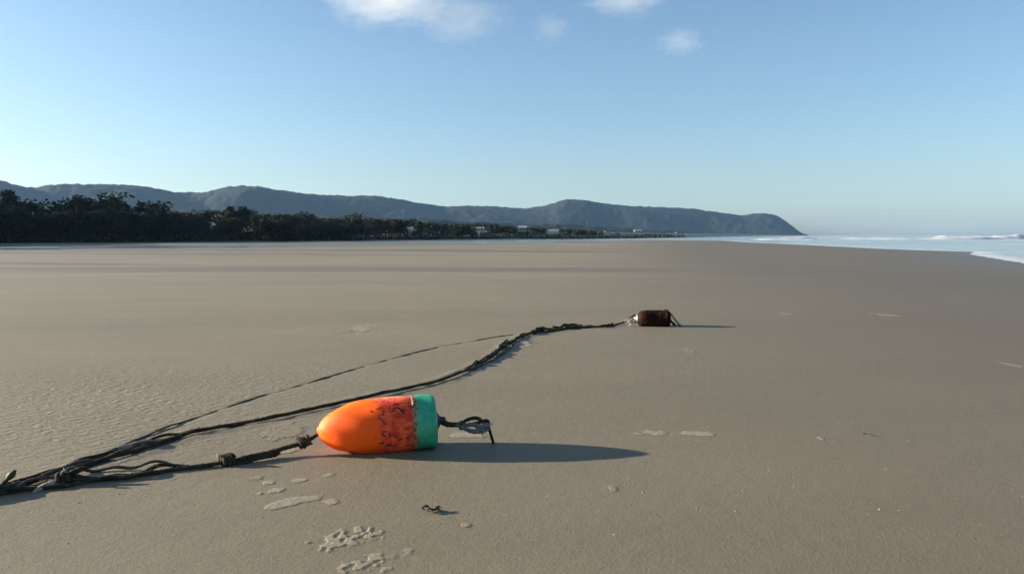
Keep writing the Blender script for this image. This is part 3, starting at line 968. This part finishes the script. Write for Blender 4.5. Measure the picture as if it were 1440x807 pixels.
def buoy_material():
    m, t, p = new_mat('orange_buoy_paint')
    co = mapped(t, (1, 1, 1))
    sx = t.nodes.new('ShaderNodeSeparateXYZ'); t.links.new(co, sx.inputs[0])
    n1 = noise(t, co, 45, 5, 0.7); n2 = noise(t, co, 110, 4, 0.6); n3 = noise(t, mapped(t, (.5, 1, 1), loc=(2, 2, 2)), 70, 5, 0.75)
    org = (1.0, 0.120, 0.003)
    red = (0.62, 0.070, 0.028)
    # worn red zone starts past the middle with a ragged edge
    xr = math_n(t, 'ADD', sx.outputs[0], math_n(t, 'MULTIPLY', math_n(t, 'SUBTRACT', n1.outputs[0], 0.5), 0.035))
    fz = ramp(t, math_n(t, 'MULTIPLY', xr, 3.0), [(0.43, 0.0), (0.475, 1.0)])
    c = mix(t, ramp(t, n2.outputs[0], [(.3, .0), (.8, .25)]).outputs[0], org, (1.0, 0.165, 0.006))
    redv = mix(t, ramp(t, n1.outputs[0], [(0.42, 0.0), (0.62, 1.0)]).outputs[0], (0.66, 0.045, 0.018), (1.0, 0.15, 0.040))
    c = mix(t, fz.outputs[0], c, redv)
    # long scratches and ground-in dirt over the whole float
    sc = noise(t, mapped(t, (14, 60, 60), loc=(0, 3, 1)), 1.0, 6, 0.75)
    c = mix(t, ramp(t, sc.outputs[0], [(0.60, 0.0), (0.70, 0.45)]).outputs[0], c, (0.50, 0.09, 0.02))
    dirt = noise(t, mapped(t, (1, 1, 1), loc=(5, 5, 5)), 260, 3, 0.7)
    c = mix(t, ramp(t, dirt.outputs[0], [(0.62, 0.0), (0.70, 0.6)]).outputs[0], c, (0.22, 0.10, 0.05))
    # black wear marks inside the red zone
    bz = ramp(t, math_n(t, 'MULTIPLY', sx.outputs[0], 3.0), [(0.40, 0.0), (0.46, 1.0), (0.62, 0.6), (0.80, 1.0)])
    bm_ = ramp(t, n3.outputs[0], [(0.545, 0.0), (0.60, 0.92)])
    c = mix(t, math_n(t, 'MULTIPLY', bz.outputs[0], bm_.outputs[0]), c, (0.05, 0.012, 0.010))
    # sunlit strip along the top painted in pale pink, red zone only
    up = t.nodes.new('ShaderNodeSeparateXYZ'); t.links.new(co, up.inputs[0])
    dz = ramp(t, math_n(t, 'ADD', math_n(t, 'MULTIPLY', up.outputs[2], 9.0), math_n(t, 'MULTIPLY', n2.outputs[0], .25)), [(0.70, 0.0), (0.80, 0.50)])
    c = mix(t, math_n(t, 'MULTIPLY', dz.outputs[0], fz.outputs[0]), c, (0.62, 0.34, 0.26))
    t.links.new(c, p.inputs['Base Color'])
    p.inputs['Roughness'].default_value = 0.6
    p.inputs['Specular IOR Level'].default_value = 0.25
    p.inputs['Subsurface Weight'].default_value = 0.7
    p.inputs['Subsurface Radius'].default_value = (1.0, 0.35, 0.1)
    p.inputs['Subsurface Scale'].default_value = 0.045
    h = math_n(t, 'ADD', math_n(t, 'MULTIPLY', n2.outputs[0], 0.5), bm_.outputs[0])
    b = N(t, 'ShaderNodeBump', Strength=0.25, Distance=0.001); b.invert = True
    t.links.new(h, b.inputs['Height']); t.links.new(b.outputs[0], p.inputs['Normal'])
    return m
def green_material():
    m, t, p = new_mat('green_buoy_paint')
    co = mapped(t, (1, 1, 1))
    sx = t.nodes.new('ShaderNodeSeparateXYZ'); t.links.new(co, sx.inputs[0])
    n1 = noise(t, co, 60, 5, 0.7)
    c = ramp(t, n1.outputs[0], [(0.3, (0.014, 0.26, 0.135)), (0.7, (0.045, 0.42, 0.24))])
    e = math_n(t, 'ADD', math_n(t, 'SUBTRACT', sx.outputs[0], TG), math_n(t, 'MULTIPLY', math_n(t, 'SUBTRACT', n1.outputs[0], 0.5), 0.03))
    f = ramp(t, math_n(t, 'MULTIPLY', e, 20), [(0.16, 1.0), (0.32, 0.0)])
    worn = ramp(t, noise(t, mapped(t, (1, 1, 1), loc=(1, 0, 0)), 120, 4).outputs[0], [(0.4, (0.07, 0.045, 0.025)), (0.6, (0.36, 0.22, 0.10))])
    c = mix(t, f.outputs[0], c.outputs[0], worn.outputs[0])
    t.links.new(c, p.inputs['Base Color'])
    p.inputs['Roughness'].default_value = 0.5
    b = N(t, 'ShaderNodeBump', Strength=0.3, Distance=0.001)
    t.links.new(n1.outputs[0], b.inputs['Height']); t.links.new(b.outputs[0], p.inputs['Normal'])
    return m
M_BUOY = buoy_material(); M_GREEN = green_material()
M_BLACK = simple('black_rubber', (0.018, 0.018, 0.017), 0.6, 0.3, 80)
V, F = lathe(ts, cap0=True)
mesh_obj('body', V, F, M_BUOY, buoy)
ts2 = [TG + 0.0002 + (L - 0.010 - TG) * i / 10 for i in range(11)] + [L - 0.010 + 0.010 * math.sin(math.pi / 2 * i / 8) for i in range(1, 9)]
V, F = lathe(ts2, extra=0.0006, cap0=True, cap1=True)
mesh_obj('green_end', V, F, M_GREEN, buoy)
# dark collar where the rope leaves the tail
V, F = [], []
cr = [(L - .002, .024), (L + .003, .0235), (L + .006, .020), (L + .010, .013), (L + .014, .0095), (L + .024, .0085), (L + .026, .004)]
for t_, r_ in cr:
    for k in range(24):
        th = 2 * math.pi * k / 24
        rr_ = r_ * (1 + .06 * math.sin(th * 5))
        V.append((t_, rr_ * math.cos(th), rr_ * math.sin(th)))
for i in range(len(cr) - 1):
    for k in range(24):
        F.append((i * 24 + k, (i + 1) * 24 + k, (i + 1) * 24 + (k + 1) % 24, i * 24 + (k + 1) % 24))
F.append(tuple(range(24))[::-1]); F.append(tuple(range((len(cr) - 1) * 24, len(cr) * 24)))
mesh_obj('tail_collar', V, F, M_BLACK, buoy)
# dark eye where the lead rope enters the nose
V, F = [], []
for i in range(24):
    for k in range(8):
        a1 = 2 * math.pi * i / 24; a2 = 2 * math.pi * k / 8
        rr_ = .0085 + .0022 * math.cos(a2)
        V.append((0.0008 + .0022 * math.sin(a2), rr_ * math.cos(a1), rr_ * math.sin(a1)))
for i in range(24):
    for k in range(8):
        F.append((i * 8 + k, ((i + 1) % 24) * 8 + k, ((i + 1) % 24) * 8 + (k + 1) % 8, i * 8 + (k + 1) % 8))
mesh_obj('nose_eye', V, F, simple('worn_orange_rim', (0.75, 0.30, 0.08), 0.5, 0.2, 80), buoy)

# hand painted marks, raised like thick paint on the worn zone
M_MARK = simple('black_marker_paint', (0.035, 0.010, 0.008), 0.6, 0.4, 120)
def mark(pix, wdt):
    pts = []
    for x, y in pix:
        t_ = (x - 447) / 165.5 * L
        yc = 605 + (592 - 605) * (x - 447) / 165.5
        a_ = math.asin(max(-.99, min(.99, (yc - y) / 41.0))) + math.radians(15)
        pts.append((t_, a_))
    V, F = [], []
    q = []
    for i in range(len(pts) - 1):
        for k in range(6):
            u = k / 6; q.append((pts[i][0] * (1 - u) + pts[i + 1][0] * u, pts[i][1] * (1 - u) + pts[i + 1][1] * u))
    q.append(pts[-1])
    for i, (t_, a_) in enumerate(q):
        t1, a1 = q[min(i + 1, len(q) - 1)]; t0, a0 = q[max(i - 1, 0)]
        dx, dy = t1 - t0, (a1 - a0) * RM
        n_ = math.hypot(dx, dy) or 1; nx, ny = -dy / n_, dx / n_
        w_ = wdt * (0.9 + 1.0 * rng.random())
        for s_ in (-1, 0, 1):
            tt = t_ + nx * w_ * s_; aa = a_ + ny * w_ * s_ / RM
            r_ = prof(tt) + (0.0018 if s_ == 0 else -0.0006)
            V.append((tt, -r_ * math.cos(aa), r_ * math.sin(aa)))
    for i in range(len(q) - 1):
        for s_ in (0, 1):
            F.append((i * 3 + s_, i * 3 + s_ + 1, (i + 1) * 3 + s_ + 1, (i + 1) * 3 + s_))
    return V, F
Zx = lambda X_, Y_: (510 + X_ / 8.07, 545 + Y_ / 8.07)
marks = [([(85,262),(108,275)], .0016), ([(150,252),(190,236),(232,262),(238,298)], .0020), ([(165,340),(200,370),(236,420)], .0014),
         ([(296,222),(300,262),(328,276),(352,232),(398,232),(438,268),(440,300)], .0022), ([(345,190),(400,182),(455,168),(520,145)], .0017),
         ([(195,530),(238,560)], .0013), ([(280,520),(284,568)], .0012), ([(470,560),(485,600),(478,630)], .0014), ([(380,600),(420,585)], .0012)]
for pix, wd_ in marks:
    V, F = mark([Zx(*p) for p in pix], wd_)
    mesh_obj('paint_mark', V, F, M_MARK, buoy)

# tail rope with its loops
tr0 = tail + axd * 0.012
ytl = 1.96
M_ROPET = rope_material('bleached_grey_rope', (0.09, 0.09, 0.082), (0.22, 0.22, 0.20))
tl = empty('tail_rope', tr0)
tag(tl, 'grey looped rope hank standing out of the green end of the orange buoy', 'rope')
P_ = lambda x, y, dy=0.0: at_y(x, y, ytl + dy)
child('shank', rope_vf([tr0, P_(630, 596.5), P_(648, 597), P_(655, 598)], 0.0072, seed=50), M_ROPE, tl)
child('loop', rope_vf([P_(646, 596), P_(655, 591), P_(664, 588), P_(672, 588), P_(678, 592), P_(684, 596), P_(689, 598)], 0.0045, seed=51), M_ROPE, tl)
child('loop', rope_vf([P_(640, 597, -.004), P_(652, 598, -.006), P_(666, 597, -.008), P_(680, 600, -.006), P_(689, 598, -.002)], 0.0058, seed=52), M_ROPET, tl)
child('loop', rope_vf([P_(642, 598, -.006), P_(653, 602, -.010), P_(663, 606, -.012), P_(676, 606, -.010), P_(688, 603, -.006)], 0.0056, seed=53), M_ROPET, tl)
child('loop', rope_vf([P_(650, 598, .01), P_(668, 595, .008), P_(680, 592, .008), P_(687, 593, .004), P_(689, 597, 0)], 0.0045, seed=54), M_ROPE, tl)
child('binding', knot_vf(P_(650, 597), P_(656, 597) - P_(644, 597), 0.0026, 3, 0.0085, 3), M_ROPEG, tl)
child('hanging_end', rope_vf([P_(681, 589), P_(687, 592), P_(687.5, 601), P_(690, 610, .004), P_(693, 620, .008), on_z(694, 624, .003)], 0.0036, seed=55), M_ROPE, tl)
child('frayed_end', fray_vf(P_(668, 601, -.01), (1, -.1, .0), 26, .045, 9, .0011), M_ROPEP, tl)

# ------------------------------------------------------------------ far brown float
def far_material():
    m, t, p = new_mat('weathered_brown_float')
    co = mapped(t, (1, 1, 1))
    n = noise(t, co, 40, 6, 0.7)
    c = ramp(t, n.outputs[0], [(0.35, (0.010, 0.006, 0.004)), (0.55, (0.028, 0.010, 0.007)), (0.72, (0.070, 0.024, 0.014))])
    t.links.new(c.outputs[0], p.inputs['Base Color']); p.inputs['Roughness'].default_value = 1.0; p.inputs['Specular IOR Level'].default_value = 0.08
    b = N(t, 'ShaderNodeBump', Strength=0.9, Distance=0.004)
    t.links.new(n.outputs[0], b.inputs['Height']); t.links.new(b.outputs[0], p.inputs['Normal'])
    return m
M_FAR = far_material()
yf = on_z(916, 462).y + 0.05
fl = empty('brown_float', g_at(895, yf, 0.053))
tag(fl, 'small dark brown barrel float lying at the far end of the long rope', 'buoy')
FL = 46 / FOC * yf
prf = [(0, .018), (.002, .028), (.010, .040), (.022, .048), (.04, .0520), (FL * .45, .0515), (FL * .5, .0500), (FL * .55, .0515), (FL * .72, .0515), (FL * .80, .0530), (FL * .86, .0560), (FL - .014, .0540), (FL - .005, .044), (FL, .025)]
V, F = [], []
S = 48
tt = []
for i in range(len(prf) - 1):
    for k in range(4): u = k / 4; tt.append((prf[i][0] * (1 - u) + prf[i + 1][0] * u, prf[i][1] * (1 - u) + prf[i + 1][1] * u))
tt.append(prf[-1])
for i, (t_, r_) in enumerate(tt):
    for k in range(S):
        th = 2 * math.pi * k / S
        q = r_ * (1 + .05 * (vnoise(np.array([th * 3.0 + 7]), np.array([t_ * 60]))[0] - .5) + .02 * math.sin(3 * th + t_ * 30))
        V.append((t_, q * math.cos(th), q * math.sin(th)))
for i in range(len(tt) - 1):
    for k in range(S):
        F.append((i * S + k, (i + 1) * S + k, (i + 1) * S + (k + 1) % S, i * S + (k + 1) % S))
F.append(tuple(range(S))); F.append(tuple(range((len(tt) - 1) * S, len(tt) * S))[::-1])
fb = mesh_obj('body', V, F, M_FAR, fl)
# growth on the rim
rr = random.Random(12)
V, F = [], []
for i in range(70):
    th = rr.random() * 6.28; t_ = rr.uniform(.01, FL - .01); r_ = .051
    c = Vector((t_, r_ * math.cos(th), r_ * math.sin(th)))
    s = rr.uniform(.002, .0045); k = len(V); n_ = Vector((0, math.cos(th), math.sin(th)))
    a_ = n_.orthogonal().normalized(); b_ = n_.cross(a_)
    for j in range(6): V.append(c + (a_ * math.cos(j * 1.047) + b_ * math.sin(j * 1.047)) * s)
    V.append(c + n_ * s * 1.3)
    for j in range(6): F.append((k + j, k + (j + 1) % 6, k + 6))
gr = mesh_obj('barnacle_crust', V, F, simple('barnacle_shell', (0.045, 0.028, 0.022), 0.9, 0.5, 200), fl, smooth=False); gr['kind'] = 'stuff'
# pale end cap and stem on the sunny end
V, F = [], []
cp = [(-.022, .004), (-.021, .009), (-.010, .010), (-.006, .020), (.000, .024), (.001, .019)]
for t_, r_ in cp:
    for k in range(20):
        th = 2 * math.pi * k / 20; V.append((t_, r_ * math.cos(th), r_ * math.sin(th)))
for i in range(len(cp) - 1):
    for k in range(20): F.append((i * 20 + k, (i + 1) * 20 + k, (i + 1) * 20 + (k + 1) % 20, i * 20 + (k + 1) % 20))
F.append(tuple(range(20)))
mesh_obj('end_plug', V, F, simple('bleached_plastic', (0.34, 0.28, 0.22), 0.6, 0.1, 60), fl)
# pale cord hanging from the right end
fc = empty('pale_cord', g_at(941, yf, .06)); tag(fc, 'pale cord slanting down to the sand from the right end of the brown float', 'cord')
cb = [at_y(937, 437, yf), at_y(943, 441, yf), at_y(949, 449, yf - .02), at_y(955, 456, yf - .02), on_z(958, 458, .003)]
child('strand', rope_vf(cb, 0.0062, seed=61), M_ROPEP, fc)
child('strand', rope_vf([at_y(938, 446, yf), at_y(944, 452, yf - .01), on_z(950, 457.5, .005), on_z(957, 459, .003)], 0.007, seed=62), M_ROPE, fc)
tp = empty('rope_tuft', on_z(888, 456)); tag(tp, 'pale frayed rope tuft at the left end of the brown float', 'rope end')
child('fibres', fray_vf(at_y(890, 447, yf), (-1, -.2, -.7), 14, .075, 8, .0022), M_ROPEP, tp)

# ------------------------------------------------------------------ foam patches and scraps on the sand
def foam_material():
    m, t, p = new_mat('dried_sea_foam')
    n = noise(t, mapped(t, (1, 1, 1)), 130, 5, 0.7)
    c = ramp(t, n.outputs[0], [(0.3, (0.235, 0.20, 0.135)), (0.65, (0.37, 0.32, 0.225))])
    t.links.new(c.outputs[0], p.inputs['Base Color']); p.inputs['Roughness'].default_value = 0.6
    b = N(t, 'ShaderNodeBump', Strength=0.8, Distance=0.002)
    t.links.new(n.outputs[0], b.inputs['Height']); t.links.new(b.outputs[0], p.inputs['Normal'])
    return m
M_DFOAM = foam_material()
M_DFOAM2 = simple('faint_sea_foam', (0.24, 0.205, 0.14), 0.7, 0.1, 120, 0.5, 150)
for m_, k_ in ((M_DFOAM, 2.0), (M_DFOAM2, 1.7)):      # thin foam lets the sand show through where it is thinnest
    t = m_.node_tree; p = t.nodes['Principled BSDF']
    a_ = N(t, 'ShaderNodeAttribute', attribute_name='cover')
    nn_ = noise(t, mapped(t, (1, 1, 1)), 240, 4, 0.7)
    v_ = math_n(t, 'ADD', math_n(t, 'MULTIPLY', a_.outputs['Fac'], k_), math_n(t, 'MULTIPLY', math_n(t, 'SUBTRACT', nn_.outputs[0], 0.5), 1.6))
    v_ = math_n(t, 'MINIMUM', math_n(t, 'MAXIMUM', v_, 0.0), 0.92 if k_ > 2 else 0.7)
    t.links.new(v_, p.inputs['Alpha'])
def patch(px_, py_, wpx, hpx, seed, label, slant=0.0, holes=0.0, faint=False, h=0.0011):
    c = on_z(px_, py_); 
    g0 = gz(c.x, c.y)
    c = on_z(px_, py_, g0)
    wx_ = wpx / FOC * c.y; wy_ = (on_z(px_, py_ - hpx / 2, g0).y - on_z(px_, py_ + hpx / 2, g0).y)
    st = max(0.0025, c.y * 0.0012, wx_ / 90)
    nx_, ny_ = max(6, int(wx_ * 1.3 / st)), max(6, int(wy_ * 1.3 / st))
    u = np.linspace(-.65, .65, nx_); v = np.linspace(-.65, .65, ny_)
    U, V_ = np.meshgrid(u, v)
    XX = c.x + U * wx_; YY = c.y + V_ * wy_ + slant * U * wx_
    f = 1 - (np.hypot(U, V_) * 2) ** 1.6
    nn = fbm(XX * 28 + seed * 7.7, YY * 16 + seed, 4)
    f = f + (nn - 0.5) * 2.6
    if holes: f = np.minimum(f, 0.7) - holes * sm((vnoise(XX * 130 + seed, YY * 75) - 0.50) / 0.15) * 1.5 + holes * 0.25
    f = np.clip(f, -0.6, 1)
    Zg, _, _ = terrain(XX, YY)
    ZZ = Zg + h * np.minimum(f, .55) + 0.0006 + 0.0006 * vnoise(XX * 200, YY * 200)
    o = grid_obj('foam_patch', XX - c.x, YY - c.y, ZZ - g0, M_DFOAM2 if faint else M_DFOAM, {'cover': f}, keep=(f > 0))
    o.location = (c.x, c.y, g0)
    tag(o, label, 'foam', 'dried foam patches on the sand')
    return o
patch(482, 466, 34, 6, 1, 'fainter left half of the pale foam smear lying left behind the ropes', faint=True)
patch(512, 461, 30, 9, 2, 'brightest pale foam dab behind the ropes, left of the middle')
patch(739, 485, 20, 8, 3, 'small pale foam dab beside the bend in the long rope')
patch(918, 609.5, 46, 9, 4, 'pale foam dash right of the buoy tail, left one of a pair')
patch(979, 610, 56, 7, 5, 'thin pale foam dash right of the buoy tail, right one of a pair')
patch(1154, 617, 9, 6, 6, 'tiny pale foam speck far to the right of the buoy')
patch(1108, 442, 28, 5, 7, 'faint foam dash on the sand right of the brown float', faint=True)
patch(1246, 443, 40, 5, 8, 'long faint foam dash toward the right edge, level with the brown float', faint=True)
patch(970, 493, 14, 8, 9, 'small foam dab below the shadow of the brown float', faint=True)
patch(1425, 513, 20, 8, 10, 'faint foam dab close to the right edge', faint=True)
patch(400, 606, 66, 22, 11, 'broad faint foam stain behind the knotted rope, near the buoy nose', faint=True, holes=.3)
patch(402, 635, 52, 8, 12, 'slanting pale foam streak beneath the knotted rope', slant=.9)
patch(660, 612, 60, 7, 13, 'pale foam strip lying behind the looped tail rope')
patch(362, 672, 24, 10, 14, 'faint foam dab right below the middle knot', faint=True)
patch(377, 679, 18, 6, 15, 'small pale foam dab at the left of the row under the buoy nose')
patch(421, 675, 26, 7, 16, 'oval foam dab in the middle of the row under the buoy nose')
patch(460, 669, 28, 9, 17, 'slanted foam dab at the right of the row under the buoy nose', slant=.4)
patch(386, 690, 26, 8, 18, 'foam dab just above the long foam streak below the buoy')
patch(365, 694, 9, 5, 19, 'tiny foam speck left of the long foam streak below the buoy')
patch(402, 708, 70, 12, 20, 'long tapering foam streak on the sand below the buoy', slant=.55)
patch(465, 706, 24, 9, 21, 'short foam dash right of the long foam streak')
patch(431, 763, 11, 7, 22, 'small foam dab left of the lacy foam cluster', faint=True)
patch(488, 758, 84, 30, 23, 'lacy foam cluster full of holes near the bottom of the picture', slant=.25, holes=1.0)
patch(530, 789, 92, 28, 24, 'curved lacy foam band lowest in the picture', slant=.30, holes=.8)
patch(863, 688, 12, 9, 25, 'small foam dab under the tip of the buoy shadow', faint=True)
patch(655, 738, 14, 7, 26, 'tiny foam dab right of the dark seaweed scrap', faint=True)

M_WEED = simple('dried_seaweed', (0.035, 0.022, 0.014), 0.7, 0.4, 120)
def scrap(px_, py_, wpx, seed, label, n=7):
    c = on_z(px_, py_); c.z = gz(c.x, c.y)
    o_ = empty('seaweed_scrap', (c.x, c.y, c.z)); tag(o_, label, 'seaweed', 'bits of seaweed on the sand')
    rr = random.Random(seed); s = wpx / FOC * c.y
    parts = []
    for i in range(n):
        x0 = rr.uniform(-.3, .3) * s
        a_ = rr.choice([0, math.pi]) + rr.gauss(0, .5)
        Ls = rr.uniform(.25, .6) * s
        p0 = c + Vector((x0, rr.uniform(-.1, .1) * s, .004)); p2 = p0 + Vector((math.cos(a_), math.sin(a_), rr.uniform(-.02, .22))) * Ls
        p1 = (p0 + p2) / 2 + Vector((0, rr.uniform(-.1, .1) * s, rr.uniform(.03, .15) * s))
        parts.append(rope_vf([p0, p1, p2], s * rr.uniform(.05, .09), .003, .02, sides=7, seed=i, taper=.6))
    child('frond', join_vf(parts), M_WEED, o_)
scrap(604, 727, 32, 3, 'dark curled seaweed scrap alone on the sand below the buoy shadow', 9)
scrap(1217, 618, 14, 5, 'tiny dark seaweed thread far to the right of the buoy', 4)

rr = random.Random(77)
V, F = [], []
for i in range(700):
    y_ = 1.3 * math.exp(rr.random() * 1.7); x_ = rr.uniform(-.72, .72) * y_
    g_ = gz(x_, y_) ; s_ = rr.uniform(.0009, .0024)
    k = len(V); an = rr.random() * 6.28; el_ = rr.uniform(1, 2.2)
    for j in range(5):
        th = j * 1.2566
        u, v = math.cos(th) * s_ * el_, math.sin(th) * s_
        V.append((x_ + u * math.cos(an) - v * math.sin(an), y_ + u * math.sin(an) + v * math.cos(an), g_ - .0004))
    V.append((x_, y_, g_ + s_ * rr.uniform(.5, 1.0)))
    for j in range(5): F.append((k + j, k + (j + 1) % 5, k + 5))
M_GRIT = simple('shell_grit', (0.16, 0.13, 0.10), 0.7, 0.85, 9)
tag(mesh_obj('shell_grit', V, F, M_GRIT, smooth=False), 'tiny shell chips and grit scattered on the moist sand', 'shell grit', kind='stuff')

# ------------------------------------------------------------------ haze
m = bpy.data.materials.new('sea_haze'); m.use_nodes = True
t = m.node_tree
for n in list(t.nodes):
    if n.type != 'OUTPUT_MATERIAL': t.nodes.remove(n)
out = [n for n in t.nodes if n.type == 'OUTPUT_MATERIAL'][0]
pv = t.nodes.new('ShaderNodeVolumePrincipled')
pv.inputs['Color'].default_value = (0.36, 0.62, 1.0, 1)
pv.inputs['Density'].default_value = 4.2e-5
pv.inputs['Anisotropy'].default_value = 0.2
t.links.new(pv.outputs[0], out.inputs['Volume'])
v, f = boxvf(-6100, 6100, -6100, 6100, -5.0, 260.0)
hz = mesh_obj('haze', v, f, m, None, False)
tag(hz, kind='stuff'); hz['label'] = 'thin pale sea haze over the beach and hills'; hz['category'] = 'haze'
